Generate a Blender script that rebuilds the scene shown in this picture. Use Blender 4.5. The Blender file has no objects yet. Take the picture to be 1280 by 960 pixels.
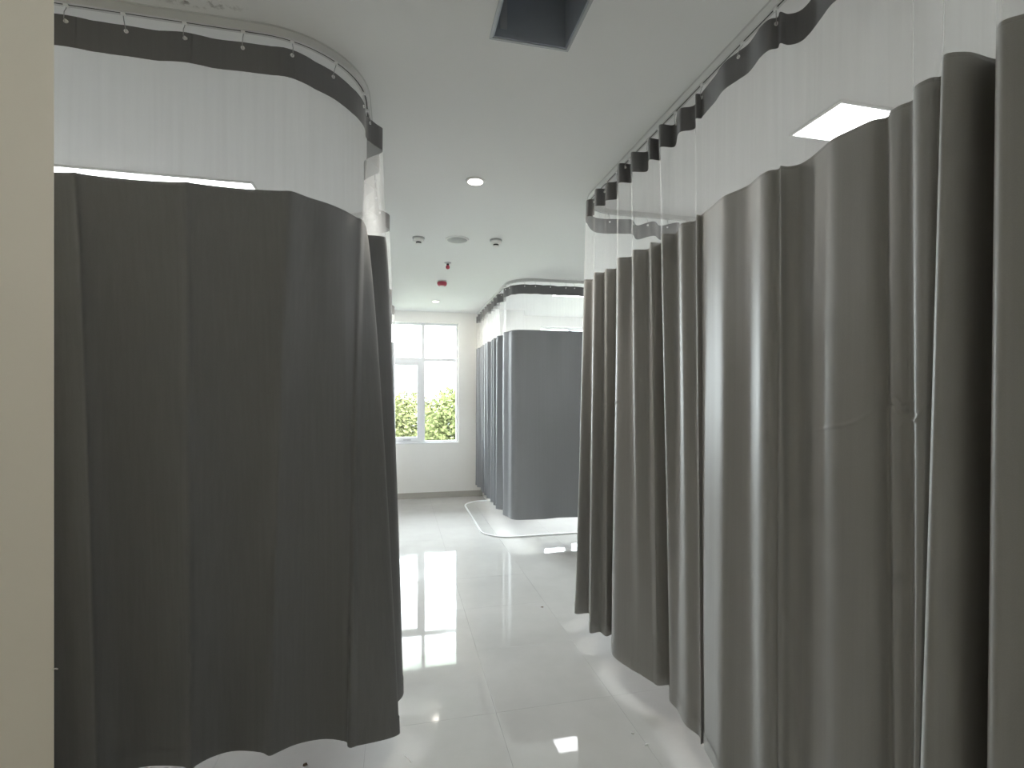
import bpy, bmesh, math, random
import numpy as np
from mathutils import Vector, Matrix

random.seed(7)
SC = bpy.context.scene
COL = SC.collection

# ------------------------------------------------------------------ camera
EYE = 1.52                      # camera height
CEIL = 2.82                     # ceiling height
FPX = 620.0                     # focal length in pixels of the 1280 frame
YAW = math.atan(142.0 / FPX)    # turned to the right of the aisle
CT, ST = math.cos(YAW), math.sin(YAW)
cam_d = bpy.data.cameras.new('camera')
cam_d.sensor_width = 36.0
cam_d.lens = 36.0 * FPX / 1280.0
cam_d.shift_y = 17.0 / 1280.0
cam_d.clip_start = 0.02
cam = bpy.data.objects.new('camera', cam_d)
COL.objects.link(cam)
cam.location = (0, 0, EYE)
cam.rotation_euler = (math.pi / 2, 0, -YAW)
SC.camera = cam

# ------------------------------------------------------------------ sky, exposure
SKY = 62.0
PANEL = 21.0
SPOT = 420.0
world = bpy.data.worlds.new('overcast_sky')
SC.world = world
world.use_nodes = True
bg = world.node_tree.nodes['Background']
bg.inputs['Color'].default_value = (0.90, 0.945, 1.0, 1)
bg.inputs['Strength'].default_value = SKY
SC.view_settings.view_transform = 'Standard'
SC.view_settings.look = 'None'
SC.view_settings.gamma = 1.0
SC.view_settings.use_curve_mapping = False
SC.view_settings.exposure = 0.80
SC.cycles.max_bounces = 10
SC.cycles.diffuse_bounces = 6
SC.cycles.glossy_bounces = 5
SC.cycles.transparent_max_bounces = 24
SC.cycles.sample_clamp_indirect = 6.0
SC.cycles.sample_clamp_direct = 4.0

WINDOWS = [(-0.16, 0.90), (2.21, 3.27), (-2.53, -1.47)]     # x ranges on the far wall; the last window is added for daylight
WZ0, WZ1 = 0.83, 2.66
WALL_Y = 7.60
for x0, x1 in WINDOWS:          # sampling portals in the window openings (they give no light of their own)
    ld = bpy.data.lights.new('window_portal', 'AREA')
    ld.shape = 'RECTANGLE'
    ld.size, ld.size_y = x1 - x0, WZ1 - WZ0
    ld.cycles.is_portal = True
    lo = bpy.data.objects.new('window_portal', ld)
    COL.objects.link(lo)
    lo.location = ((x0 + x1) / 2, WALL_Y + 0.19, (WZ0 + WZ1) / 2)
    lo.rotation_euler = (-math.pi / 2, 0, 0)

# ------------------------------------------------------------------ materials
def new_mat(name):
    m = bpy.data.materials.new(name)
    m.use_nodes = True
    nt = m.node_tree
    return m, nt, nt.nodes['Principled BSDF']

def plain(name, col, rough=0.5, spec=0.5, metal=0.0, noise=0.0, nscale=6.0, bump=0.0, bscale=60.0):
    m, nt, p = new_mat(name)
    p.inputs['Base Color'].default_value = (*col, 1)
    p.inputs['Roughness'].default_value = rough
    p.inputs['Specular IOR Level'].default_value = spec
    p.inputs['Metallic'].default_value = metal
    if noise or bump:
        tc = nt.nodes.new('ShaderNodeTexCoord')
    if noise:
        n = nt.nodes.new('ShaderNodeTexNoise')
        n.inputs['Scale'].default_value = nscale
        n.inputs['Detail'].default_value = 5
        r = nt.nodes.new('ShaderNodeMapRange')
        r.inputs['To Min'].default_value = 1 - noise
        r.inputs['To Max'].default_value = 1 + noise
        mx = nt.nodes.new('ShaderNodeVectorMath')
        mx.operation = 'SCALE'
        mx.inputs[0].default_value = col
        nt.links.new(tc.outputs['Object'], n.inputs['Vector'])
        nt.links.new(n.outputs['Fac'], r.inputs['Value'])
        nt.links.new(r.outputs['Result'], mx.inputs['Scale'])
        nt.links.new(mx.outputs['Vector'], p.inputs['Base Color'])
    if bump:
        n2 = nt.nodes.new('ShaderNodeTexNoise')
        n2.inputs['Scale'].default_value = bscale
        n2.inputs['Detail'].default_value = 3
        b = nt.nodes.new('ShaderNodeBump')
        b.inputs['Strength'].default_value = bump
        b.inputs['Distance'].default_value = 0.002
        nt.links.new(tc.outputs['Object'], n2.inputs['Vector'])
        nt.links.new(n2.outputs['Fac'], b.inputs['Height'])
        nt.links.new(b.outputs['Normal'], p.inputs['Normal'])
    return m

def fabric(name, col, rough, spec, weave=0.12, translucent=0.0):
    m, nt, p = new_mat(name)
    tc = nt.nodes.new('ShaderNodeTexCoord')
    mp = nt.nodes.new('ShaderNodeMapping')
    mp.inputs['Scale'].default_value = (90, 90, 1.2)          # vertical streaks of the cloth
    n = nt.nodes.new('ShaderNodeTexNoise')
    n.inputs['Scale'].default_value = 1.0
    n.inputs['Detail'].default_value = 4
    w = nt.nodes.new('ShaderNodeTexNoise')
    w.inputs['Scale'].default_value = 420
    w.inputs['Detail'].default_value = 2
    ad = nt.nodes.new('ShaderNodeMath'); ad.operation = 'ADD'
    r = nt.nodes.new('ShaderNodeMapRange')
    r.inputs['From Min'].default_value = 0.5
    r.inputs['From Max'].default_value = 1.5
    r.inputs['To Min'].default_value = 1 - weave
    r.inputs['To Max'].default_value = 1 + weave
    mx = nt.nodes.new('ShaderNodeVectorMath'); mx.operation = 'SCALE'
    mx.inputs[0].default_value = col
    nt.links.new(tc.outputs['Object'], mp.inputs['Vector'])
    nt.links.new(mp.outputs['Vector'], n.inputs['Vector'])
    nt.links.new(tc.outputs['Object'], w.inputs['Vector'])
    nt.links.new(n.outputs['Fac'], ad.inputs[0])
    nt.links.new(w.outputs['Fac'], ad.inputs[1])
    nt.links.new(ad.outputs[0], r.inputs['Value'])
    nt.links.new(r.outputs['Result'], mx.inputs['Scale'])
    nt.links.new(mx.outputs['Vector'], p.inputs['Base Color'])
    p.inputs['Roughness'].default_value = rough
    p.inputs['Specular IOR Level'].default_value = spec
    b = nt.nodes.new('ShaderNodeBump')
    b.inputs['Strength'].default_value = 0.08
    b.inputs['Distance'].default_value = 0.001
    nt.links.new(w.outputs['Fac'], b.inputs['Height'])
    nt.links.new(b.outputs['Normal'], p.inputs['Normal'])
    return m

def sheer(name, cover):
    m = bpy.data.materials.new(name)
    m.use_nodes = True
    nt = m.node_tree
    nt.nodes.clear()
    out = nt.nodes.new('ShaderNodeOutputMaterial')
    tr = nt.nodes.new('ShaderNodeBsdfTransparent')
    df = nt.nodes.new('ShaderNodeBsdfDiffuse')
    df.inputs['Color'].default_value = (0.85, 0.84, 0.82, 1)
    tl = nt.nodes.new('ShaderNodeBsdfTranslucent')
    tl.inputs['Color'].default_value = (0.85, 0.84, 0.82, 1)
    m1 = nt.nodes.new('ShaderNodeMixShader')
    m1.inputs[0].default_value = 0.5
    m2 = nt.nodes.new('ShaderNodeMixShader')
    tc = nt.nodes.new('ShaderNodeTexCoord')
    mp = nt.nodes.new('ShaderNodeMapping')
    mp.inputs['Scale'].default_value = (60, 60, 1.5)
    n = nt.nodes.new('ShaderNodeTexNoise')
    n.inputs['Scale'].default_value = 1.0
    r = nt.nodes.new('ShaderNodeMapRange')
    r.inputs['To Min'].default_value = cover * 0.75
    r.inputs['To Max'].default_value = cover * 1.25
    nt.links.new(tc.outputs['Object'], mp.inputs['Vector'])
    nt.links.new(mp.outputs['Vector'], n.inputs['Vector'])
    nt.links.new(n.outputs['Fac'], r.inputs['Value'])
    nt.links.new(r.outputs['Result'], m2.inputs[0])
    nt.links.new(df.outputs[0], m1.inputs[1])
    nt.links.new(tl.outputs[0], m1.inputs[2])
    nt.links.new(tr.outputs[0], m2.inputs[1])
    nt.links.new(m1.outputs[0], m2.inputs[2])
    nt.links.new(m2.outputs[0], out.inputs['Surface'])
    return m

def emitter(name, col, strength):
    m = bpy.data.materials.new(name)
    m.use_nodes = True
    nt = m.node_tree
    nt.nodes.clear()
    out = nt.nodes.new('ShaderNodeOutputMaterial')
    e = nt.nodes.new('ShaderNodeEmission')
    e.inputs['Color'].default_value = (*col, 1)
    e.inputs['Strength'].default_value = strength
    nt.links.new(e.outputs[0], out.inputs['Surface'])
    return m

def glass(name):
    m = bpy.data.materials.new(name)
    m.use_nodes = True
    nt = m.node_tree
    nt.nodes.clear()
    out = nt.nodes.new('ShaderNodeOutputMaterial')
    tr = nt.nodes.new('ShaderNodeBsdfTransparent')
    tr.inputs['Color'].default_value = (0.93, 0.96, 0.95, 1)
    gl = nt.nodes.new('ShaderNodeBsdfGlossy')
    gl.inputs['Roughness'].default_value = 0.02
    fr = nt.nodes.new('ShaderNodeFresnel')
    fr.inputs['IOR'].default_value = 1.45
    mx = nt.nodes.new('ShaderNodeMixShader')
    nt.links.new(fr.outputs[0], mx.inputs[0])
    nt.links.new(tr.outputs[0], mx.inputs[1])
    nt.links.new(gl.outputs[0], mx.inputs[2])
    nt.links.new(mx.outputs[0], out.inputs['Surface'])
    return m

def tile_material():
    m, nt, p = new_mat('polished_porcelain')
    tc = nt.nodes.new('ShaderNodeTexCoord')
    geo = nt.nodes.new('ShaderNodeNewGeometry')
    n = nt.nodes.new('ShaderNodeTexNoise')
    n.inputs['Scale'].default_value = 1.6
    n.inputs['Detail'].default_value = 6
    n.inputs['Roughness'].default_value = 0.6
    cr = nt.nodes.new('ShaderNodeValToRGB')
    cr.color_ramp.elements[0].position = 0.3
    cr.color_ramp.elements[0].color = (0.47, 0.462, 0.447, 1)
    cr.color_ramp.elements[1].position = 0.7
    cr.color_ramp.elements[1].color = (0.55, 0.542, 0.527, 1)
    # footprints and dust smudges dull the polish in patches
    n2 = nt.nodes.new('ShaderNodeTexNoise')
    n2.inputs['Scale'].default_value = 3.2
    n2.inputs['Detail'].default_value = 4
    r = nt.nodes.new('ShaderNodeMapRange')
    r.inputs['From Min'].default_value = 0.52
    r.inputs['From Max'].default_value = 0.75
    r.inputs['To Min'].default_value = 0.025
    r.inputs['To Max'].default_value = 0.13
    nt.links.new(geo.outputs['Position'], n.inputs['Vector'])
    nt.links.new(geo.outputs['Position'], n2.inputs['Vector'])
    nt.links.new(n.outputs['Fac'], cr.inputs['Fac'])
    nt.links.new(cr.outputs['Color'], p.inputs['Base Color'])
    nt.links.new(n2.outputs['Fac'], r.inputs['Value'])
    nt.links.new(r.outputs['Result'], p.inputs['Roughness'])
    p.inputs['IOR'].default_value = 1.58
    return m

def ceiling_material():
    m, nt, p = new_mat('ceiling_paint')
    base = (0.82, 0.82, 0.812)
    geo = nt.nodes.new('ShaderNodeNewGeometry')
    n = nt.nodes.new('ShaderNodeTexNoise')
    n.inputs['Scale'].default_value = 26
    n.inputs['Detail'].default_value = 6
    n.inputs['Roughness'].default_value = 0.7
    th = nt.nodes.new('ShaderNodeMapRange')
    th.inputs['From Min'].default_value = 0.50
    th.inputs['From Max'].default_value = 0.62
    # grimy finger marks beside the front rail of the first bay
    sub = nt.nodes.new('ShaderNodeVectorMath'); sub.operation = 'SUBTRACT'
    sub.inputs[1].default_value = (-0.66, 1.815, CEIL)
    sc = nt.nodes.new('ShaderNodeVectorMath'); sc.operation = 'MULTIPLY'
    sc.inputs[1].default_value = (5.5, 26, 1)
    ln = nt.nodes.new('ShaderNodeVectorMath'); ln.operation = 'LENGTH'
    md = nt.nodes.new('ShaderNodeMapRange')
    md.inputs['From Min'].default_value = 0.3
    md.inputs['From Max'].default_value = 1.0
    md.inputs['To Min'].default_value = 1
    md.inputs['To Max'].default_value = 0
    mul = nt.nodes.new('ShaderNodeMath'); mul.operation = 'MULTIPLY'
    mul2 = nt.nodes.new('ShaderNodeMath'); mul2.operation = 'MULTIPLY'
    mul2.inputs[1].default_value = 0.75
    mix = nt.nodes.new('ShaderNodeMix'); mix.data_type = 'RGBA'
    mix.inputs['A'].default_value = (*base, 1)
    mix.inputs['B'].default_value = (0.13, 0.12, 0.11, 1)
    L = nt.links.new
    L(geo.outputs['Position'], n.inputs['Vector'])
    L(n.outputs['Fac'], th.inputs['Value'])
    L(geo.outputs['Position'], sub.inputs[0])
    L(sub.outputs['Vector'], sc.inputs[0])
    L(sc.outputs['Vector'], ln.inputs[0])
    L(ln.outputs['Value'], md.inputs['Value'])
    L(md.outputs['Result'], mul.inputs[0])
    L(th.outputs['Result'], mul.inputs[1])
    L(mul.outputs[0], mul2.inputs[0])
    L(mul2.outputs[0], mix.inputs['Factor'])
    L(mix.outputs['Result'], p.inputs['Base Color'])
    p.inputs['Roughness'].default_value = 0.75
    return m

M = dict(
    wall=plain('cream_wall_paint', (0.88, 0.865, 0.83), 0.7, 0.3, noise=0.015, bump=0.05),
    beige=plain('beige_wall_paint', (0.84, 0.77, 0.635), 0.7, 0.3, noise=0.02, bump=0.05),
    ceiling=ceiling_material(),
    tile=tile_material(),
    grout=plain('grout', (0.60, 0.58, 0.55), 0.9, noise=0.08, nscale=30),
    skirt=plain('skirting_tile', (0.44, 0.42, 0.38), 0.25, noise=0.05, nscale=9),
    winframe=plain('white_window_profile', (0.80, 0.81, 0.83), 0.35, noise=0.01),
    glass=glass('window_glass'),
    handle=plain('handle_metal', (0.55, 0.56, 0.58), 0.3, metal=0.8, noise=0.02),
    rail=plain('white_coated_aluminium', (0.62, 0.62, 0.61), 0.3, 0.5, noise=0.02),
    slot=plain('rail_slot_shadow_gap', (0.06, 0.06, 0.06), 0.6, noise=0.05),
    header=fabric('charcoal_header_tape', (0.150, 0.148, 0.150), 0.6, 0.4, 0.08),
    woven=fabric('charcoal_woven_cloth', (0.198, 0.197, 0.199), 0.55, 0.4, 0.10),
    satin=fabric('grey_coated_cloth', (0.325, 0.318, 0.304), 0.47, 0.30, 0.06),
    slate=fabric('slate_coated_cloth', (0.245, 0.250, 0.262), 0.38, 0.5, 0.06),
    net=sheer('white_net', 0.19),
    hook=plain('hook_wire', (0.42, 0.42, 0.42), 0.35, metal=0.6, noise=0.02),
    eyelet=plain('white_eyelet', (0.80, 0.80, 0.79), 0.35, noise=0.01),
    panel=emitter('led_panel_diffuser', (0.97, 0.985, 1.0), PANEL),
    spot=emitter('led_downlight_lens', (1.0, 0.93, 0.82), SPOT),
    white=plain('white_plastic', (0.78, 0.78, 0.76), 0.4, noise=0.01),
    grille=plain('grey_speaker_mesh', (0.42, 0.43, 0.42), 0.6, noise=0.12, nscale=300),
    dark=plain('dark_plastic', (0.035, 0.035, 0.04), 0.4, noise=0.1),
    red=plain('red_plastic', (0.44, 0.05, 0.085), 0.4, noise=0.04),
    duct=plain('dark_duct_sheet', (0.32, 0.35, 0.40), 0.3, 0.5, noise=0.12, nscale=8),
    strip=plain('galvanised_strip', (0.45, 0.47, 0.48), 0.4, metal=0.3, noise=0.05),
    floorrail=plain('white_rail_profile', (0.74, 0.75, 0.76), 0.4, noise=0.02),
    ground=plain('ground_outside', (0.10, 0.11, 0.07), 0.9, noise=0.3, nscale=1.0),
    bark=plain('bark', (0.10, 0.08, 0.06), 0.9, noise=0.3, nscale=12),
    canopy=plain('canopy_paint', (0.75, 0.77, 0.80), 0.6, noise=0.02),
    chip=plain('brown_chip', (0.16, 0.11, 0.07), 0.8, noise=0.2, nscale=40),
    scrap=plain('white_scrap', (0.82, 0.82, 0.80), 0.6, noise=0.02),
)
LEAF = []
for i, c in enumerate([(0.0255, 0.0285, 0.0115), (0.0200, 0.0250, 0.0110), (0.0300, 0.0320, 0.0135)]):
    LEAF.append(plain('leaf_green_%d' % i, c, 0.7, 0.0, noise=0.35, nscale=2.2))

# ------------------------------------------------------------------ mesh helpers
def origin_of(p):
    return Vector((0, 0, 0)) if p is None else Vector(p.get('_o', (0, 0, 0)))

def link(name, me, mat, parent=None, smooth=False):
    o = bpy.data.objects.new(name, me)
    COL.objects.link(o)
    if mat is not None and not me.materials:
        me.materials.append(mat)
    if smooth:
        me.polygons.foreach_set('use_smooth', [True] * len(me.polygons))
    if parent is not None:
        o.parent = parent
        if parent.type == 'EMPTY':
            o.matrix_parent_inverse = Matrix.Translation(-Vector(parent.location))
    return o

def pydata(name, v, f, mat, parent=None, smooth=False):
    me = bpy.data.meshes.new(name)
    me.from_pydata(v, [], f)
    me.update()
    return link(name, me, mat, parent, smooth)

def from_bm(name, bm, mat, parent=None, smooth=False):
    me = bpy.data.meshes.new(name)
    bm.to_mesh(me)
    bm.free()
    return link(name, me, mat, parent, smooth)

def add_box(bm, x0, x1, y0, y1, z0, z1):
    vs = [bm.verts.new(p) for p in ((x0, y0, z0), (x1, y0, z0), (x1, y1, z0), (x0, y1, z0),
                                    (x0, y0, z1), (x1, y0, z1), (x1, y1, z1), (x0, y1, z1))]
    for q in ((0, 3, 2, 1), (4, 5, 6, 7), (0, 1, 5, 4), (1, 2, 6, 5), (2, 3, 7, 6), (3, 0, 4, 7)):
        bm.faces.new([vs[i] for i in q])

def box(name, x0, x1, y0, y1, z0, z1, mat, parent=None, bevel=0.0):
    bm = bmesh.new()
    add_box(bm, x0, x1, y0, y1, z0, z1)
    if bevel:
        bmesh.ops.bevel(bm, geom=list(bm.edges), offset=bevel, segments=2, profile=0.5, affect='EDGES')
    return from_bm(name, bm, mat, parent)

def lathe(name, prof, loc, mat, parent=None, n=32, smooth=True):
    """prof: list of (radius, z) turned about the z axis at loc"""
    v, f = [], []
    for r, z in prof:
        for k in range(n):
            a = 2 * math.pi * k / n
            v.append((loc[0] + r * math.cos(a), loc[1] + r * math.sin(a), loc[2] + z))
    for i in range(len(prof) - 1):
        for k in range(n):
            a, b = i * n + k, i * n + (k + 1) % n
            f.append((a, b, b + n, a + n))
    f.append(tuple(range(n))[::-1])
    f.append(tuple((len(prof) - 1) * n + k for k in range(n)))
    o = pydata(name, v, f, mat, parent)
    if smooth:
        o.data.polygons.foreach_set('use_smooth', [True] * len(o.data.polygons))
        o.data.set_sharp_from_angle(angle=math.radians(40))
    return o

def tube_data(pts, r, n=6):
    pts = [Vector(p) for p in pts]
    v, f = [], []
    for i, p in enumerate(pts):
        d = (pts[min(i + 1, len(pts) - 1)] - pts[max(i - 1, 0)]).normalized()
        a = d.orthogonal().normalized()
        b = d.cross(a)
        if i and v:
            pass
        for k in range(n):
            t = 2 * math.pi * k / n
            v.append(tuple(p + a * r * math.cos(t) + b * r * math.sin(t)))
    for i in range(len(pts) - 1):
        for k in range(n):
            a0, b0 = i * n + k, i * n + (k + 1) % n
            f.append((a0, b0, b0 + n, a0 + n))
    f.append(tuple(range(n))[::-1])
    f.append(tuple((len(pts) - 1) * n + k for k in range(n)))
    return v, f

def tag(o, label, cat=None, group=None, kind=None):
    o['label'] = label
    if cat:
        o['category'] = cat
    if group:
        o['group'] = group
    if kind:
        o['kind'] = kind
    return o

def empty(name, loc):
    o = bpy.data.objects.new(name, None)
    o.empty_display_size = 0.1
    COL.objects.link(o)
    o.location = loc
    return o

# ------------------------------------------------------------------ the room shell
X0, X1, Y0 = -3.6, 4.4, -2.0
T = 0.2
fl = box('floor', X0 - T, X1 + T, Y0 - T, WALL_Y + T, -0.16, -0.011, M['grout'])
tag(fl, 'pale polished porcelain floor of large square tiles', kind='structure')
TS = 0.6
bm = bmesh.new()
add_box(bm, -TS / 2 + 0.0003, TS / 2 - 0.0003, -TS / 2 + 0.0003, TS / 2 - 0.0003, -0.011, 0.0)
top_edges = [e for e in bm.edges if all(abs(v.co.z) < 1e-6 for v in e.verts)]
bmesh.ops.bevel(bm, geom=top_edges, offset=0.0003, segments=1, affect='EDGES')
tile_me = bpy.data.meshes.new('tile')
bm.to_mesh(tile_me)
bm.free()
tile_me.materials.append(M['tile'])
ny0 = math.floor((Y0 - 2.35) / TS)
nx0 = math.floor((X0 - 0.46) / TS)
for j in range(ny0, math.ceil((WALL_Y - 2.35) / TS)):
    for i in range(nx0, math.ceil((X1 - 0.46) / TS)):
        cx, cy = 0.46 + (i + .5) * TS, 2.35 + (j + .5) * TS
        if cy < 1.0 - TS and cx < -0.62 - TS:
            continue
        t = link('tile', tile_me, None, fl)
        t.location = (cx, cy, 0)
        t.rotation_euler = (random.gauss(0, 0.00025), random.gauss(0, 0.00025), 0)

def grid_slab(name, us, vs, hole, place, mat):
    """a slab made of grid cells with the cells for which hole(u, v) holds left open; place(u, v, w) -> xyz, w in 0..1"""
    bm = bmesh.new()
    cache = {}
    def vert(u, v, w):
        k = (u, v, w)
        if k not in cache:
            cache[k] = bm.verts.new(place(us[u], vs[v], w))
        return cache[k]
    nu, nv = len(us) - 1, len(vs) - 1
    solid = [[not hole((us[i] + us[i + 1]) / 2, (vs[j] + vs[j + 1]) / 2) for j in range(nv)] for i in range(nu)]
    for i in range(nu):
        for j in range(nv):
            if not solid[i][j]:
                continue
            bm.faces.new([vert(i, j, 0), vert(i + 1, j, 0), vert(i + 1, j + 1, 0), vert(i, j + 1, 0)])
            bm.faces.new([vert(i, j, 1), vert(i, j + 1, 1), vert(i + 1, j + 1, 1), vert(i + 1, j, 1)])
            for (di, dj, a, b) in ((-1, 0, (i, j), (i, j + 1)), (1, 0, (i + 1, j + 1), (i + 1, j)),
                                   (0, -1, (i + 1, j), (i, j)), (0, 1, (i, j + 1), (i + 1, j + 1))):
                ii, jj = i + di, j + dj
                if not (0 <= ii < nu and 0 <= jj < nv) or not solid[ii][jj]:
                    bm.faces.new([vert(*a, 0), vert(*b, 0), vert(*b, 1), vert(*a, 1)])
    bmesh.ops.recalc_face_normals(bm, faces=list(bm.faces))
    return from_bm(name, bm, mat)

# far wall with its window openings
xs = sorted({X0 - T, X1 + T} | {x for w in WINDOWS for x in w})
zs = [0.0, WZ0, WZ1, CEIL]
def in_window(x, z):
    return WZ0 < z < WZ1 and any(a < x < b for a, b in WINDOWS)
wf = grid_slab('wall_far', xs, zs, in_window, lambda u, v, w: (u, WALL_Y + w * T, v), M['wall'])
tag(wf, 'cream painted far wall with windows', kind='structure')
tag(box('wall_left', X0 - T, X0, Y0, WALL_Y, 0, CEIL, M['wall']), 'cream painted wall behind the left bays', kind='structure')
tag(box('wall_right', X1, X1 + T, Y0, WALL_Y, 0, CEIL, M['wall']), 'cream painted wall behind the right bays', kind='structure')
tag(box('wall_back', X0 - T, X1 + T, Y0 - T, Y0, 0, CEIL, M['wall']), 'cream painted wall behind the viewer', kind='structure')
tag(box('wall_near_left', X0, -0.60, Y0, 1.05, 0, CEIL, M['beige'], bevel=0.004), 'beige wall end close to the viewer', kind='structure')
tag(box('wall_column', 1.27, 1.84, 7.18, WALL_Y, 0, CEIL, M['wall'], bevel=0.003), 'cream column projecting from the far wall', kind='structure')
HOLE = (0.33, 0.61, 1.18, 1.757)
def in_hole(x, y):
    return HOLE[0] < x < HOLE[1] and HOLE[2] < y < HOLE[3]
ce = grid_slab('ceiling', [X0 - T, HOLE[0], HOLE[1], X1 + T], [Y0 - T, HOLE[2], HOLE[3], WALL_Y + T], in_hole,
               lambda u, v, w: (u, v, CEIL + w * 0.03), M['ceiling'])
tag(ce, 'flat matt white ceiling', kind='structure')
tag(box('baseboard_far', X0, 1.27, WALL_Y - 0.012, WALL_Y, 0, 0.088, M['skirt'], bevel=0.002), 'grey tile skirting along the far wall', kind='structure')
tag(box('baseboard_far_right', 1.84, X1, WALL_Y - 0.012, WALL_Y, 0, 0.088, M['skirt'], bevel=0.002), 'grey tile skirting right of the column', kind='structure')

# windows
def window(n, x0, x1, label):
    yf0, yf1 = WALL_Y + 0.10, WALL_Y + 0.16
    root = empty('window_%d' % n, ((x0 + x1) / 2, yf0, WZ0))
    tag(root, label, kind='structure')
    xm = (x0 + x1) / 2
    zt = 2.10
    W = M['winframe']
    e = 0.028
    box('frame_stile', x0, x0 + e, yf0, yf1, WZ0, WZ1, W, root, 0.003)
    box('frame_stile', x1 - e, x1, yf0, yf1, WZ0, WZ1, W, root, 0.003)
    box('frame_rail', x0 + e, x1 - e, yf0, yf1, WZ0, WZ0 + e, W, root, 0.003)
    box('frame_rail', x0 + e, x1 - e, yf0, yf1, WZ1 - e, WZ1, W, root, 0.003)
    box('mullion', xm - 0.026, xm + 0.026, yf0 + 0.003, yf1 - 0.003, WZ0 + e, WZ1 - e, W, root, 0.003)
    box('transom', x0 + e, xm - 0.026, yf0 + 0.003, yf1 - 0.003, zt - 0.024, zt + 0.024, W, root, 0.003)
    box('transom', xm + 0.026, x1 - e, yf0 + 0.003, yf1 - 0.003, zt - 0.024, zt + 0.024, W, root, 0.003)
    # opening sash in the lower left light
    sx0, sx1, sz0, sz1 = x0 + e, xm - 0.026, WZ0 + e, zt - 0.024
    s = 0.062
    bm = bmesh.new()
    add_box(bm, sx0, sx0 + s, yf0 - 0.012, yf1 - 0.01, sz0, sz1)
    add_box(bm, sx1 - s, sx1, yf0 - 0.012, yf1 - 0.01, sz0, sz1)
    add_box(bm, sx0 + s, sx1 - s, yf0 - 0.012, yf1 - 0.01, sz0, sz0 + s)
    add_box(bm, sx0 + s, sx1 - s, yf0 - 0.012, yf1 - 0.01, sz1 - s, sz1)
    sash = from_bm('sash', bm, W, root)
    bm = bmesh.new()
    hx = (sx0 + sx1) / 2 + 0.05
    add_box(bm, hx - 0.03, hx + 0.03, yf0 - 0.020, yf0 - 0.012, sz0 + 0.012, sz0 + 0.034)
    add_box(bm, hx - 0.085, hx + 0.01, yf0 - 0.034, yf0 - 0.020, sz0 + 0.016, sz0 + 0.030)
    from_bm('handle', bm, M['handle'], sash)
    G = M['glass']
    ym = (yf0 + yf1) / 2
    for a, b, c, d in ((x0 + e, xm - .026, zt + .024, WZ1 - e), (xm + .026, x1 - e, zt + .024, WZ1 - e),
                       (xm + .026, x1 - e, WZ0 + e, zt - .024), (sx0 + s, sx1 - s, sz0 + s, sz1 - s)):
        box('pane', a, b, ym - 0.003, ym + 0.003, c, d, G, root)
    # plastered sill board
    box('window_sill', x0 - 0.0, x1 + 0.0, WALL_Y - 0.008, yf0, WZ0 - 0.001, WZ0 + 0.006, W, root, 0.002)
    return root
window(1, *WINDOWS[0], 'white framed window with opening sash at the end of the aisle')
window(2, *WINDOWS[1], 'white framed window behind the far right bay')
window(3, *WINDOWS[2], 'added unseen window behind the far left bay, for more daylight')  # out of sight, put in to let more sky light into the ward

# ------------------------------------------------------------------ outside
tag(box('ground', -60, 60, WALL_Y + 0.6, 90, -4.3, -4.0, M['ground']), 'ground outside below the windows', kind='structure')
tag(box('trim_1', X0 - 0.5, X1 + 0.5, WALL_Y + T, WALL_Y + T + 0.75, 2.80, 2.90, M['canopy'], bevel=0.005),
    'white concrete canopy outside above the windows', kind='structure')

def tree(x, y, top, rx, rz, label, seed, mat):
    rnd = random.Random(seed)
    root = empty('tree', (x, y, -4.0))
    tag(root, label, 'tree')
    cz = top - rz
    pts = [(x, y, -4.0), (x + 0.1, y, -2.6), (x - 0.05, y + .1, cz - rz * .4), (x + .1, y, cz + rz * .5)]
    v, f = tube_data(pts, 0.17, 8)
    trunk = pydata('trunk', v, f, M['bark'], root, True)
    for k in range(6):
        a = rnd.uniform(0, 6.28)
        p0 = Vector((x, y, cz - rz * rnd.uniform(0.2, 0.7)))
        p2 = p0 + Vector((math.cos(a) * rx * .75, math.sin(a) * rx * .75, rz * rnd.uniform(.5, 1.0)))
        p1 = (p0 + p2) / 2 - Vector((0, 0, .15))
        v, f = tube_data([p0, p1, p2], 0.05, 6)
        pydata('branch', v, f, M['bark'], trunk, True)
    # leaf tufts over an irregular crown made of several lobes
    lobes = [(Vector((x, y, cz)), rx * .9, rz * .9)]
    for k in range(9):
        a = rnd.uniform(0, 6.28)
        rr = rx * rnd.uniform(.35, .68)
        lobes.append((Vector((x + rr * math.cos(a), y + rr * math.sin(a), cz + rz * rnd.uniform(-.5, .55))),
                      rx * rnd.uniform(.30, .45), rz * rnd.uniform(.30, .45)))
    v, f = [], []
    n = 26000
    for i in range(n):
        c, lx, lz = lobes[0] if i % 3 == 0 else rnd.choice(lobes)
        d = Vector((rnd.gauss(0, 1), rnd.gauss(0, 1), rnd.gauss(0, 1))).normalized() * (rnd.uniform(.35, 1) ** .5)
        p = c + Vector((d.x * lx, d.y * lx, d.z * lz))
        if p.z > top:
            continue
        ln = rnd.uniform(.10, .19)
        dr = Vector((rnd.gauss(0, 1), rnd.gauss(0, 1), rnd.gauss(0, .6))).normalized()
        sd = dr.orthogonal().normalized()
        sd.rotate(Matrix.Rotation(rnd.uniform(0, 6.28), 3, dr))
        b = len(v)
        v += [tuple(p), tuple(p + dr * ln * .5 + sd * ln * .26), tuple(p + dr * ln), tuple(p + dr * ln * .5 - sd * ln * .26)]
        f.append((b, b + 1, b + 2, b + 3))
    cr = pydata('crown', v, f, mat, root)
    cr['kind'] = 'stuff'
    return root
tree(2.2, 15.6, 2.25, 2.0, 2.8, 'bright green bushy tree filling the right pane of the aisle window', 1, LEAF[0])
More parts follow.
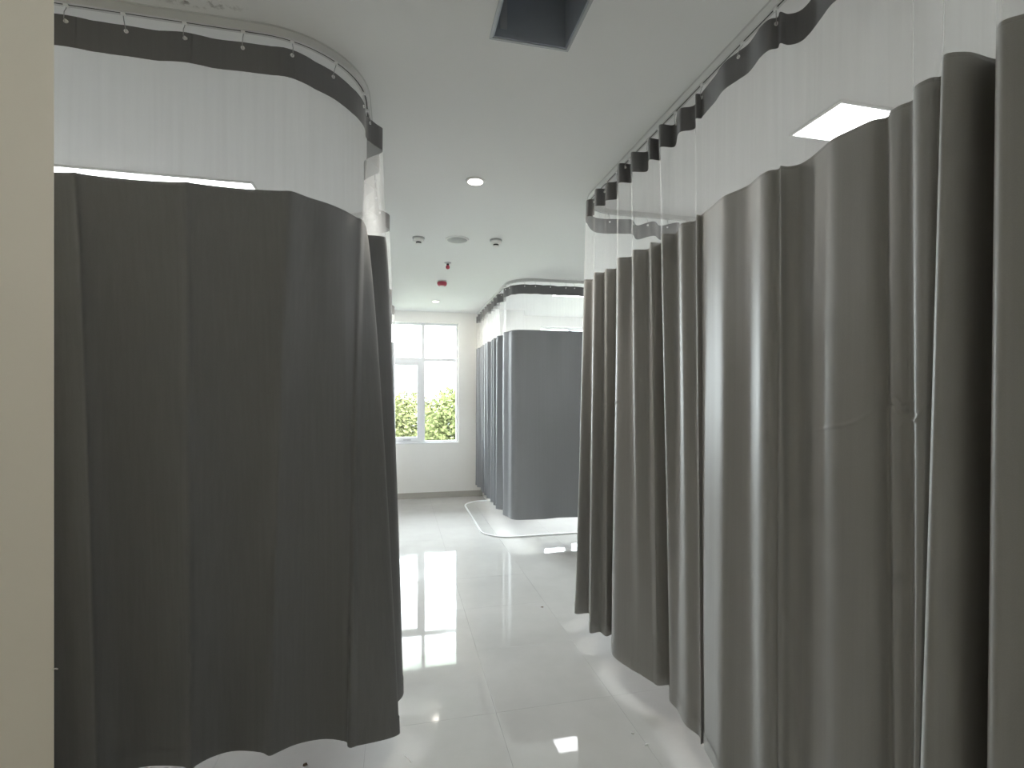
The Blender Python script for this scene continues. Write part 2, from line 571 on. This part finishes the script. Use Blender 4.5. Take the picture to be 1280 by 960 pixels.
tree(0.05, 20.6, 2.2, 2.3, 2.9, 'pale yellow-green tree seen through the sash of the aisle window', 2, LEAF[2])
tree(5.6, 20.0, 2.3, 2.2, 2.8, 'darker green tree outside to the right of the aisle window', 3, LEAF[1])
tree(-5.2, 18.5, 2.2, 2.0, 2.8, 'green tree outside beyond the left bays', 4, LEAF[1])
tree(10.2, 17.0, 2.2, 2.2, 2.8, 'green tree outside beyond the far right bay', 5, LEAF[0])

# ------------------------------------------------------------------ curtain rails and curtains
RAIL_Z0 = CEIL - 0.030

def rounded(corners, r, ds=0.02):
    """plan path through corners with corner radius r, as dense points"""
    pts = [Vector((*corners[0], 0))]
    for i in range(1, len(corners) - 1):
        a, b, c = (Vector((*corners[k], 0)) for k in (i - 1, i, i + 1))
        u, w = (a - b).normalized(), (c - b).normalized()
        p0, p1 = b + u * r, b + w * r
        cen = b + u * r + w * r
        pts.append(p0)
        for k in range(1, 16):
            t = k / 16 * math.pi / 2
            pts.append(cen - w * r * math.cos(t) - u * r * math.sin(t))
        pts.append(p1)
    pts.append(Vector((*corners[-1], 0)))
    out = []
    for a, b in zip(pts[:-1], pts[1:]):
        n = max(1, int((b - a).length / ds))
        out += [a + (b - a) * (k / n) for k in range(n)]
    out.append(pts[-1])
    return np.array([(p.x, p.y) for p in out])

def sweep(path, profile):
    """closed profile [(offset, z)] swept along a plan path"""
    n = len(path)
    d = np.gradient(path, axis=0)
    d /= np.linalg.norm(d, axis=1)[:, None]
    nrm = np.stack([d[:, 1], -d[:, 0]], 1)
    v, f = [], []
    m = len(profile)
    for i in range(n):
        for o, z in profile:
            v.append((path[i, 0] + nrm[i, 0] * o, path[i, 1] + nrm[i, 1] * o, z))
    for i in range(n - 1):
        for k in range(m):
            a, b = i * m + k, i * m + (k + 1) % m
            f.append((a, b, b + m, a + m))
    f.append(tuple(range(m))[::-1])
    f.append(tuple((n - 1) * m + k for k in range(m)))
    return v, f

def rail(path, label):
    mid = path[len(path) // 2]
    root = empty('curtain_rail', (mid[0], mid[1], RAIL_Z0))
    tag(root, label, 'rail', 'ceiling curtain rails')
    w = 0.011
    v, f = sweep(path, [(-w, RAIL_Z0), (-0.003, RAIL_Z0), (-0.003, RAIL_Z0 + 0.006), (0.003, RAIL_Z0 + 0.006),
                        (0.003, RAIL_Z0), (w, RAIL_Z0), (w, CEIL - 0.002), (w + 0.006, CEIL - 0.002), (w + 0.006, CEIL),
                        (-w - 0.006, CEIL), (-w - 0.006, CEIL - 0.002), (-w, CEIL - 0.002)])
    pydata('channel', v, f, M['rail'], root)
    v, f = sweep(path, [(-0.0028, RAIL_Z0 + 0.001), (0.0028, RAIL_Z0 + 0.001), (0.0028, RAIL_Z0 + 0.006), (-0.0028, RAIL_Z0 + 0.006)])
    pydata('slot', v, f, M['slot'], root)
    return root

def plan_px(px, X=None, Y=None):
    """a point of the floor plan measured in the photo: the sight line of pixel column px met with x = X or y = Y"""
    k = (px - 640.0) / FPX
    dx, dy = k * CT + ST, CT - k * ST
    s = X / dx if X is not None else Y / dy
    return (dx * s, dy * s)

def auto(path, amp, wl, seed, bamp=1.25, side=0.0, bshift=0.0):
    """fold stations along a plan path: alternating offsets"""
    rnd = random.Random(seed)
    seg = np.linalg.norm(np.diff(path, axis=0), axis=1)
    s = np.concatenate([[0], np.cumsum(seg)])
    d = np.gradient(path, axis=0)
    d /= np.linalg.norm(d, axis=1)[:, None]
    nrm = np.stack([d[:, 1], -d[:, 0]], 1)
    out = []
    t = 0.0
    sg = 1
    while t < s[-1]:
        P = np.array([np.interp(t, s, path[:, k]) for k in (0, 1)])
        N = np.array([np.interp(t, s, nrm[:, k]) for k in (0, 1)])
        D = np.array([np.interp(t, s, d[:, k]) for k in (0, 1)])
        a = sg * amp * rnd.uniform(.6, 1.3) + side
        Tp = P + N * a
        Bp = P + N * (a * bamp + rnd.uniform(-.3, .3) * amp + bshift) + D * rnd.uniform(-.15, .15) * wl
        out.append((tuple(Tp), tuple(Bp)))
        t += wl / 2 * rnd.uniform(.75, 1.3)
        sg = -sg
    return out

def hermite(P, counts):
    P = np.array(P, float)
    h = np.linalg.norm(np.diff(P, axis=0), axis=1) + 1e-6
    h = np.sqrt(h)
    d = np.diff(P, axis=0) / h[:, None]
    m = np.zeros_like(P)
    m[1:-1] = (d[:-1] * h[1:, None] + d[1:] * h[:-1, None]) / (h[:-1] + h[1:])[:, None]
    m[0], m[-1] = d[0], d[-1]
    out = []
    for i, n in enumerate(counts):
        t = np.arange(n) / n
        t = t[:, None]
        a = 2 * t**3 - 3 * t**2 + 1
        b = t**3 - 2 * t**2 + t
        c = -2 * t**3 + 3 * t**2
        e = t**3 - t**2
        out.append(a * P[i] + b * h[i] * m[i] + c * P[i + 1] + e * h[i] * m[i + 1])
    out.append(P[-1:])
    return np.concatenate(out)

HEAD_TOP, HEAD_H, NET_BOT = 2.757, 0.102, 2.25

# one eyelet and its mesh, shared by all curtains
def eyelet_mesh():
    v, f = [], []
    n = 10
    for z, r in ((-0.004, .0035), (-0.004, .0065), (0.004, .0065), (0.004, .0035)):
        for k in range(n):
            a = 2 * math.pi * k / n
            v.append((r * math.cos(a), r * math.sin(a), z))
    for i in range(4):
        for k in range(n):
            a, b = i * n + k, i * n + (k + 1) % n
            c, d = ((i + 1) % 4) * n + (k + 1) % n, ((i + 1) % 4) * n + k
            f.append((a, b, c, d))
    f.append(tuple(range(n))[::-1])
    f.append(tuple(3 * n + k for k in range(n)))
    me = bpy.data.meshes.new('eyelet')
    me.from_pydata(v, [], f)
    me.update()
    me.materials.append(M['eyelet'])
    return me
EYELET = eyelet_mesh()

def curtain(stations, railpath, hem_z, label, mat, ds=0.008, rows=70, spacing=0.17, seed=0, creases=(), wob=0.004, head_smooth=0.0, tpow=1.0, NET_BOT=NET_BOT):
    Tst = [a for a, b in stations]
    Bst = [b for a, b in stations]
    lt = np.linalg.norm(np.diff(np.array(Tst), axis=0), axis=1)
    lb = np.linalg.norm(np.diff(np.array(Bst), axis=0), axis=1)
    counts = [max(3, int(math.ceil(max(a, b) / ds))) for a, b in zip(lt, lb)]
    Tc, Bc = hermite(Tst, counts), hermite(Bst, counts)
    n = len(Tc)
    seg = np.linalg.norm(np.diff(Tc, axis=0), axis=1)
    S = np.concatenate([[0], np.cumsum(seg)])
    dT = np.gradient((Tc + Bc) / 2, axis=0)
    dT /= np.linalg.norm(dT, axis=1)[:, None] + 1e-9
    N = np.stack([dT[:, 1], -dT[:, 0]], 1)
    rnd = random.Random(seed)
    ph = [rnd.uniform(0, 6.28) for _ in range(6)]
    Th = Tc
    if head_smooth:                                   # the stiff header runs straighter than the cloth below it
        Th = np.array([Tc[np.abs(S - q) <= min(head_smooth, q + 1e-6, S[-1] - q + 1e-6)].mean(0) for q in S])
    hb_z = HEAD_TOP - HEAD_H
    def at(z):
        t = np.clip((HEAD_TOP - z) / (HEAD_TOP - hem_z), 0, 1)
        u = np.clip((hb_z - z) / (hb_z - NET_BOT), 0, 1)
        tb = np.clip((NET_BOT - z) / (NET_BOT - hem_z), 0, 1) ** tpow if tpow != 1 else t
        P = (Th * (1 - u) + Tc * u) * (1 - tb) + Bc * tb
        w = wob * t * (np.sin(S * 9 + ph[0] + t * 3) + .6 * np.sin(S * 17 + ph[1] - t * 5) + .5 * np.sin(S * 5 + ph[2] + t * 7))
        return P + N * w[:, None]
    c = (Tc.mean(0) + Bc.mean(0)) / 2
    root = empty('privacy_curtain', (c[0], c[1], hem_z))
    tag(root, label, 'curtain', 'bay privacy curtains')
    def sheet(name, zs_of, mat, parent, thick=0.0):
        v, f = [], []
        nr = len(zs_of)
        for zz in zs_of:
            if np.isscalar(zz):
                zarr = np.full(n, zz)
                P = at(zz)
            else:
                zarr = zz
                P = at(float(np.mean(zz)))
            for i in range(n):
                v.append((P[i, 0] + N[i, 0] * thick, P[i, 1] + N[i, 1] * thick, zarr[i]))
        for r in range(nr - 1):
            for i in range(n - 1):
                a = r * n + i
                f.append((a, a + 1, a + n + 1, a + n))
        return pydata(name, v, f, mat, parent, True)
    # hook places: near the nominal spacing, where the cloth runs under the rail
    places = []
    k = 0.03
    while k < S[-1]:
        lo, hi = (k - spacing * .3, k + spacing * .3) if not head_smooth else (k - ds, k + ds)
        best, bi = 9, None
        for i in range(n):
            if lo <= S[i] <= hi:
                dd = np.min(np.hypot(railpath[:, 0] - Th[i, 0], railpath[:, 1] - Th[i, 1]))
                if dd < best - 1e-4:
                    best, bi = dd, i
        if bi is not None:
            places.append(bi)
        k += spacing
    places = sorted(set(places))
    sp = np.array([S[i] for i in places])
    # the header sags a little between its hooks
    dist = np.min(np.abs(S[:, None] - sp[None, :]), axis=1)
    sag = 0.005 * np.clip(dist / (spacing * .5), 0, 1.4) ** 1.5
    htop, hbot = HEAD_TOP - sag, HEAD_TOP - HEAD_H - sag * 0.9
    head = sheet('header_band', [htop, HEAD_TOP - HEAD_H * .5 - sag, hbot], M['header'], root)
    zs = list(np.linspace(0, 1, 5))
    sheet('net_panel', [hbot * (1 - t) + NET_BOT * t for t in zs], M['net'], root)
    # the grey cloth
    zr = np.linspace(NET_BOT, hem_z, rows)
    if creases:
        zr = np.array(sorted(set(np.round(np.concatenate([zr, np.arange(1.36, 1.56, 0.0035)]), 4)), reverse=True))
    rows = len(zr)
    mid = (Tc + Bc) / 2
    colpx = 640 + FPX * (mid[:, 0] * CT - mid[:, 1] * ST) / np.maximum(mid[:, 0] * ST + mid[:, 1] * CT, 0.05)
    late = S > S[-1] * 0.35
    v, f = [], []
    for z in zr:
        P = at(z)
        off = np.zeros(n)
        for (ia, za, ib, zb, wd, hh) in creases:
            # a pressed ridge line across the columns that lie between the places pa and pb
            u = (colpx - ia) / (ib - ia)
            inside = late & (u >= 0) & (u <= 1)
            u = np.clip(u, 0, 1)
            zl = za + (zb - za) * u + 0.006 * np.sin(u * 9)
            off += np.where(inside, hh * np.exp(-((z - zl) / wd) ** 2) * np.sin(np.pi * np.clip(u, 0.03, .97)) ** .5, 0)
        for i in range(n):
            v.append((P[i, 0] + N[i, 0] * off[i], P[i, 1] + N[i, 1] * off[i], z))
    for r in range(rows - 1):
        for i in range(n - 1):
            a = r * n + i
            f.append((a, a + 1, a + n + 1, a + n))
    body = pydata('cloth_panel', v, f, mat, root, True)
    sheet('top_binding', [NET_BOT + 0.010, NET_BOT - 0.004], mat, body, -0.0012)
    sheet('hem', [hem_z + 0.058, hem_z + 0.055, hem_z + .03, hem_z - 0.001], mat, body, 0.0028)
    sheet('hem_lining', [hem_z + 0.058, hem_z + .03, hem_z - 0.001], mat, body, -0.0028)
    for i in places:
        nn = Vector((N[i, 0], N[i, 1], 0))
        e = link('eyelet', EYELET, None, head)
        e.location = (Th[i, 0], Th[i, 1], HEAD_TOP - 0.021)
        e.rotation_mode = 'QUATERNION'
        e.rotation_quaternion = nn.to_track_quat('Z', 'Y')
        j = int(np.argmin(np.hypot(railpath[:, 0] - Th[i, 0], railpath[:, 1] - Th[i, 1])))
        rp = Vector((railpath[j, 0], railpath[j, 1], RAIL_Z0 - 0.003))
        ep = Vector((Th[i, 0], Th[i, 1], HEAD_TOP - 0.021))
        pts = [rp, rp - Vector((0, 0, 0.008)), (rp * .5 + ep * .5) + nn * 0.006 + Vector((0, 0, .002)), ep + nn * 0.007 + Vector((0, 0, .006)),
               ep + nn * 0.004 - Vector((0, 0, .004)), ep]
        v2, f2 = tube_data(pts, 0.0013, 5)
        hk = pydata('hook', v2, f2, M['hook'], root, True)
        gl = box('glider', rp.x - .006, rp.x + .006, rp.y - .006, rp.y + .006, RAIL_Z0 - 0.008, RAIL_Z0 - 0.0003, M['eyelet'], hk)
    return root

XR = 1.20      # aisle side of the right bays
XL = -0.134    # aisle side of the left bays

# --- first right bay (nearest, glossy lining towards the aisle)
pathR = rounded([(X1 - 0.3, 3.20), (XR, 3.20), (XR, 0.15), (X1 - 0.3, 0.15)], 0.25)
rail(pathR, 'white curtain rail round the nearest right bay')
stR = auto(rounded([(3.3, 3.20), (1.50, 3.20)], .1) if False else np.array([(x, 3.20) for x in np.linspace(3.3, 1.5, 60)]), 0.048, 0.17, 11)
stR += [((1.40, 3.20), (1.40, 3.20)), ((1.30, 3.17), (1.28, 3.18)), ((1.235, 3.10), (1.20, 3.12))]
tabR = [  # (px, x) where the cloth leaves the header  |  (px, x) at the hem
    (734, 1.150, 720, 1.100), (742, 1.185, 737, 1.185), (745, 1.140, 738, 1.090), (756, 1.190, 750, 1.150),
    (758, 1.163, 758, 1.165), (771, 1.215, 768, 1.225), (774, 1.136, 767, 1.120), (789, 1.200, 790, 1.150),
    (790, 1.142, 800, 1.165), (808, 1.214, 815, 1.190), (812, 1.164, 822, 1.203), (824, 1.215, 840, 1.270),
    (825, 1.150, 838, 1.200), (842, 1.215, 850, 1.200), (850, 1.170, 860, 1.180), (868, 1.215, 875, 1.190),
    (870, 1.180, 876, 1.165), (876, 1.200, 879, 1.178), (879, 1.198, 880, 1.165), (892, 1.184, 890, 1.148), (905, 1.170, 902, 1.136),
    (922, 1.184, 920, 1.154), (935, 1.192, 935, 1.162), (951, 1.176, 951, 1.146), (962, 1.182, 962, 1.152), (972, 1.202, 973, 1.170), (975, 1.192, 977, 1.164),
    (985, 1.222, 987, 1.185), (998, 1.245, 998, 1.200), (1011, 1.248, 1009, 1.200), (1027, 1.234, 1022, 1.184), (1042, 1.220, 1035, 1.170), (1066, 1.230, 1062, 1.176),
    (1090, 1.242, 1096, 1.192), (1107, 1.262, 1115, 1.225), (1111, 1.245, 1118, 1.207), (1125, 1.243, 1126, 1.210), (1140, 1.250, 1139, 1.225), (1144, 1.196, 1141, 1.190),
    (1168, 1.200, 1146, 1.198), (1184, 1.218, 1149, 1.215), (1188, 1.150, 1148, 1.130), (1215, 1.190, 1190, 1.170),
    (1253, 1.280, 1236, 1.270), (1256, 1.160, 1233, 1.140), (1300, 1.190, 1290, 1.170)]
for a, b, c, d in tabR:
    stR.append((plan_px(a, X=b), plan_px(c, X=d)))
yl = stR[-1][0][1] - 0.06
stR += auto(np.array([(XR, y) for y in np.linspace(yl, 0.45, 40)]), 0.035, 0.16, 12)
curtain(stR, pathR, 0.15, 'glossy grey curtain with deep folds and net top along the right side, nearest the viewer', M['satin'],
        ds=0.006, rows=90, spacing=0.20, seed=3,
        creases=[(1008, 1.405, 1118, 1.505, 0.005, 0.0016), (1108, 1.50, 1142, 1.475, 0.005, -0.004),
                 (1112, 1.525, 1140, 1.50, 0.004, 0.003), (752, 1.47, 775, 1.50, 0.006, 0.003), (1122, 1.44, 1160, 1.50, 0.004, 0.003)])

# --- far right bay
pathF = rounded([(XR - 0.01, WALL_Y - 0.02), (XR - 0.01, 5.23), (X1 - 0.3, 5.23)], 0.30)
rail(pathF, 'white curtain rail round the far right bay near the window')
stF = auto(np.array([(XR - 0.01, y) for y in np.linspace(WALL_Y - 0.1, 5.66, 60)]), 0.042, 0.20, 21)
arc = rounded([(XR - 0.01, 5.60), (XR - 0.01, 5.23), (1.7, 5.23)], 0.30)
stF += [((1.215, 5.60), (1.20, 5.60)), ((1.165, 5.52), (1.155, 5.53)), ((1.20, 5.40), (1.19, 5.40)), ((1.222, 5.305), (1.212, 5.295)), ((1.27, 5.262), (1.255, 5.255)), ((1.38, 5.243), (1.36, 5.238))]
stF += [((x, 5.23 + o), (x, 5.23 + o * 1.3)) for x, o in ((1.55, -.004), (1.75, .006), (1.95, -.006), (2.0, -.010), (2.05, -.003), (2.3, .006),
                                                      (2.6, -.006), (2.9, .008), (3.3, -.004))]
curtain(stF, pathF, 0.19, 'dark grey net-topped curtain hanging flat across the far right bay by the window', M['slate'],
        ds=0.012, rows=50, spacing=0.155, seed=5)

# --- first left bay (woven face towards the viewer)
pathL = rounded([(X0 + 0.02, 1.885), (XL, 1.885), (XL, 3.72), (X0 + 0.02, 3.72)], 0.33)
rail(pathL, 'white curtain rail with a rounded corner above the nearest left bay')
stL = auto(np.array([(x, 1.885) for x in np.linspace(-2.6, -1.62, 40)]), 0.02, 0.22, 31, bshift=0.0)
stL = [(a, (b[0], b[1] + 0.11)) for a, b in stL]
tabL = [
    (-100, 1.910, -100, 2.010), (20, 1.855, 30, 1.955), (60, 1.900, 85, 2.020), (87, 1.872, 115, 1.980), (93, 1.852, 122, 1.958), (98, 1.870, 128, 1.976),
    (120, 1.900, 146, 2.014), (170, 1.915, 185, 2.034), (222, 1.878, 229, 1.996), (233, 1.850, 239, 1.968), (239, 1.868, 245, 1.986),
    (265, 1.900, 265, 2.022), (305, 1.912, 292, 2.042), (350, 1.876, 328, 2.012), (362, 1.850, 338, 1.984), (367, 1.868, 345, 1.996),
    (388, 1.925, 370, 2.030), (410, 1.965, 405, 2.038), (431, 2.025, 428, 2.012), (446, 2.090, 434, 1.990), (452, 2.110, 438, 1.965), (456, 2.165, 446, 1.968)]
for a, b, c, d in tabL:
    if a < 370:                      # the cloth hangs almost straight at the net, folds deepen towards the hem
        b = 1.885 + (b - 1.885) * 0.3
        d = 2.0 + (d - 2.0) * 0.85
    stL.append((plan_px(a, Y=b), plan_px(c, Y=d)))
stL += [((-0.134, 2.235), plan_px(500, Y=2.0)), ((-0.150, 2.300), (-0.045, 2.12)), ((-0.060, 2.315), (0.022, 2.26)), ((-0.064, 2.390), (0.000, 2.36)),
        ((-0.175, 2.450), (-0.12, 2.44)), ((-0.075, 2.530), (-0.03, 2.54))]
stL += auto(np.array([(XL - .02, y) for y in np.linspace(2.62, 3.34, 40)]), 0.045, 0.20, 33)
stL += [((-0.044, 3.44), (-0.06, 3.44)), ((-0.050, 3.50), (-0.07, 3.50)), ((-0.20, 3.56), (-0.20, 3.58)), ((-0.30, 3.66), (-0.32, 3.66)), ((-0.45, 3.71), (-0.45, 3.71))]
stL += auto(np.array([(x, 3.72) for x in np.linspace(-0.55, -2.6, 60)]), 0.02, 0.22, 34)
curtain(stL, pathL, 0.20, 'matt charcoal curtain with wide flat folds, left of the aisle beside the beige wall', M['woven'],
        ds=0.008, rows=60, spacing=0.175, seed=8, head_smooth=0.09, tpow=0.75, NET_BOT=2.238)

# --- far left bay, a sliver past the first one
pathG = rounded([(X0 + 0.02, 5.23), (XL, 5.23), (XL, WALL_Y - 0.02)], 0.30)
rail(pathG, 'white curtain rail above the far left bay')
stG = [((x, 5.23 + o), (x, 5.23 + o)) for x, o in ((-2.2, .01), (-1.8, -.01), (-1.4, .01), (-1.0, -.01), (-.6, .006))]
stG += [((-0.32, 5.27), (-0.32, 5.27)), ((-0.20, 5.36), (-0.20, 5.36)), ((-0.14, 5.52), (-0.14, 5.52))]
stG += auto(np.array([(XL - 0.005, y) for y in np.linspace(5.65, 6.75, 40)]), 0.038, 0.20, 41)
stG += [((-0.056, 6.86), (-0.04, 6.86)), ((-0.06, 6.95), (-0.05, 6.95)), ((-0.16, 7.02), (-0.16, 7.04))]
stG += auto(np.array([(XL, y) for y in np.linspace(7.12, WALL_Y - 0.1, 20)]), 0.03, 0.18, 42)
curtain(stG, pathG, 0.157, 'grey net-topped curtain just showing past the left curtain, beside the aisle window', M['slate'],
        ds=0.014, rows=40, spacing=0.17, seed=9)

# ------------------------------------------------------------------ bent rail lying on the floor
pathB = rounded([(2.3, 7.20), (0.91, 7.20), (0.91, 5.25), (2.9, 5.25)], 0.32)
v, f = sweep(pathB, [(-0.011, 0.0005), (0.011, 0.0005), (0.011, 0.011), (0.008, 0.014), (-0.008, 0.014), (-0.011, 0.011)])
br = empty('bent_rail', (0.91, 6.2, 0))
tag(br, 'white bent rail lying on the floor in front of the far right curtain', 'rail')
pydata('profile', v, f, M['floorrail'], br)
for q in (0, -1):
    p = pathB[q]
    box('end_cap', p[0] - 0.004 + (0.006 if q == 0 else 0.006), p[0] + 0.004 + .006, p[1] - 0.012, p[1] + 0.012, 0.0005, 0.015, M['white'], br)

# ------------------------------------------------------------------ ceiling fittings
def led_panel(x0, x1, y0, y1, label):
    root = empty('panel_light', ((x0 + x1) / 2, (y0 + y1) / 2, CEIL))
    tag(root, label, 'panel light', 'ceiling panel lights')
    e = 0.012
    bm = bmesh.new()
    z0, z1 = CEIL - 0.010, CEIL
    add_box(bm, x0, x1, y0, y0 + e, z0, z1)
    add_box(bm, x0, x1, y1 - e, y1, z0, z1)
    add_box(bm, x0, x0 + e, y0 + e, y1 - e, z0, z1)
    add_box(bm, x1 - e, x1, y0 + e, y1 - e, z0, z1)
    from_bm('frame', bm, M['white'], root)
    box('diffuser', x0 + e, x1 - e, y0 + e, y1 - e, CEIL - 0.007, CEIL - 0.001, M['panel'], root)
led_panel(1.88, 3.08, 1.785, 2.085, 'lit rectangular ceiling panel seen through the net of the right curtain')
led_panel(-2.06, -0.855, 3.26, 3.56, 'long lit ceiling panel showing just over the left curtain')
led_panel(1.89, 3.09, 5.74, 6.04, 'lit ceiling panel above the far right bay')
led_panel(-2.06, -0.86, 6.20, 6.50, 'added unseen lit panel above the far left bay, brightening the far end')  # added lamp, hidden by the curtains, to lift the light on the far wall

def downlight(x, y, label):
    root = empty('downlight', (x, y, CEIL))
    tag(root, label, 'downlight', 'round ceiling downlights')
    n = 36
    lathe('trim_ring', [(0.044, -0.001), (0.046, -0.007), (0.056, -0.006), (0.060, -0.0005), (0.060, 0.0)], (x, y, CEIL), M['white'], root, n)
    lathe('lens', [(0.0445, -0.0075), (0.0445, -0.001)], (x, y, CEIL), M['spot'], root, n)
downlight(0.45, 2.95, 'bright round downlight in the ceiling over the middle of the aisle')
downlight(0.49, 6.75, 'small round downlight in the ceiling near the window')

sp = empty('ceiling_speaker', (0.471, 4.07, CEIL))
tag(sp, 'round flush ceiling speaker with grey grille between two smoke detectors', 'speaker')
lathe('rim', [(0.080, -0.002), (0.082, -0.010), (0.092, -0.008), (0.097, -0.001), (0.097, 0)], (0.471, 4.07, CEIL), M['white'], sp, 40)
lathe('grille', [(0.0, -0.015), (0.04, -0.014), (0.07, -0.011), (0.081, -0.007), (0.081, -0.001)], (0.471, 4.07, CEIL), M['grille'], sp, 40)

def detector(x, y, label):
    root = empty('smoke_detector', (x, y, CEIL))
    tag(root, label, 'detector', 'ceiling smoke detectors')
    p = (x, y, CEIL)
    lathe('base', [(0.046, -0.008), (0.050, -0.006), (0.050, 0)], p, M['grille'], root, 28)
    lathe('body', [(0.030, -0.036), (0.043, -0.030), (0.045, -0.016), (0.040, -0.008)], p, M['white'], root, 28)
    lathe('chamber', [(0.020, -0.050), (0.022, -0.048), (0.022, -0.036)], p, M['dark'], root, 20)
    lathe('cap', [(0.005, -0.056), (0.027, -0.054), (0.029, -0.050), (0.005, -0.0495)], p, M['white'], root, 20)
detector(0.16, 4.10, 'white smoke detector on the ceiling left of the round speaker')
detector(0.785, 4.02, 'white smoke detector on the ceiling right of the round speaker')

sk = empty('sprinkler_head', (0.464, 4.80, CEIL))
tag(sk, 'small red sprinkler head hanging from the ceiling behind the speaker', 'sprinkler')
p = (0.464, 4.80, CEIL)
lathe('escutcheon', [(0.015, -0.010), (0.030, -0.006), (0.034, -0.001), (0.034, 0)], p, M['handle'], sk, 24)
lathe('neck', [(0.010, -0.026), (0.012, -0.022), (0.012, -0.010)], p, M['dark'], sk, 16)
lathe('bulb', [(0.004, -0.062), (0.016, -0.056), (0.019, -0.043), (0.016, -0.030), (0.010, -0.024)], p, M['red'], sk, 20)

al = empty('fire_alarm', (0.474, 5.56, CEIL))
tag(al, 'red fire alarm sounder on a white base on the ceiling', 'alarm')
p = (0.474, 5.56, CEIL)
lathe('base', [(0.048, -0.012), (0.052, -0.010), (0.052, 0)], p, M['white'], al, 28)
lathe('sounder', [(0.030, -0.058), (0.046, -0.052), (0.054, -0.036), (0.054, -0.018), (0.046, -0.012)], p, M['red'], al, 28)
lathe('beacon', [(0.006, -0.066), (0.020, -0.064), (0.026, -0.058)], p, M['white'], al, 20)

# open ventilation slot above the viewer
hx0, hx1, hy0, hy1 = HOLE
ve = empty('ceiling_vent', ((hx0 + hx1) / 2, (hy0 + hy1) / 2, CEIL))
tag(ve, 'dark open air duct slot in the ceiling above the viewer', 'vent')
bm = bmesh.new()
dz = CEIL + 0.32
t = 0.006
for (a, b, c, d) in ((hx0, hx0 + t, hy0, hy1), (hx1 - t, hx1, hy0, hy1), (hx0 + t, hx1 - t, hy0, hy0 + t), (hx0 + t, hx1 - t, hy1 - t, hy1)):
    add_box(bm, a, b, c, d, CEIL - 0.001, dz)
add_box(bm, hx0, hx1, hy0, hy1, dz, dz + 0.006)
from_bm('duct', bm, M['duct'], ve)
bm = bmesh.new()
e = 0.010
for (a, b, c, d) in ((hx0 - e, hx0, hy0 - e, hy1 + e), (hx1, hx1 + e, hy0 - e, hy1 + e), (hx0, hx1, hy0 - e, hy0), (hx0, hx1, hy1, hy1 + e)):
    add_box(bm, a, b, c, d, CEIL - 0.004, CEIL)
from_bm('frame', bm, M['strip'], ve)
box('corner_strip', hx0 + 0.028, hx0 + 0.052, hy1 - t - 0.003, hy1 - t, CEIL + 0.03, dz - 0.01, M['strip'], ve)

# ------------------------------------------------------------------ small bits
v, f = tube_data([(-0.602, 1.044, 1.036), (-0.597, 1.040, 1.038), (-0.591, 1.036, 1.0405), (-0.587, 1.034, 1.040)], 0.0011, 6)
wr = pydata('wire_end', v, f, M['scrap'], None, True)
tag(wr, 'tiny white wire end sticking out of the beige wall edge', 'wire')

def floor_px(px, py):
    k = EYE / ((py - 497.0) / FPX)
    xc = (px - 640.0) / FPX * k
    return (xc * CT + k * ST, k * CT - xc * ST)
def strand(pts_px, r, label):
    pts = [(*floor_px(*q), r + 0.0003) for q in pts_px]
    v, f = tube_data(pts, r, 6)
    o = pydata('plastic_strand', v, f, M['scrap'], None, True)
    tag(o, label, 'litter', 'litter on the floor')
strand([(505, 944), (509, 947), (514, 953)], 0.0012, 'thin white strand on the floor at the hem of the left curtain')
def scrap(name, px, py, s, hgt, mat, label, seed):
    rnd = random.Random(seed)
    x, y = floor_px(px, py)
    n = 7
    v = []
    for z, k in ((0.0003, 1.0), (hgt, .7)):
        for i in range(n):
            a = 2 * math.pi * i / n
            r = s * k * (0.65 + 0.35 * math.sin(i * 2.7 + seed))
            v.append((x + r * math.cos(a), y + .6 * r * math.sin(a), z + (rnd.uniform(0, hgt * .4) if z > .001 else 0)))
    f = [tuple(range(n))[::-1], tuple(range(n, 2 * n))] + [(i, (i + 1) % n, n + (i + 1) % n, n + i) for i in range(n)]
    o = pydata(name, v, f, mat)
    tag(o, label, 'litter', 'litter on the floor')
scrap('plaster_chip', 381, 957, 0.012, 0.008, M['chip'], 'small brown chip on the floor under the left curtain', 2)
scrap('paper_scrap', 791, 917, 0.011, 0.003, M['scrap'], 'white paper scrap on the floor, farther of two near the right curtain', 5)
scrap('paper_scrap', 808, 931, 0.014, 0.003, M['scrap'], 'white paper scrap on the floor, nearer of two near the right curtain', 9)
scrap('plaster_chip', 678, 759, 0.016, 0.003, M['chip'], 'grey-brown speck on the floor in the middle of the aisle', 12)
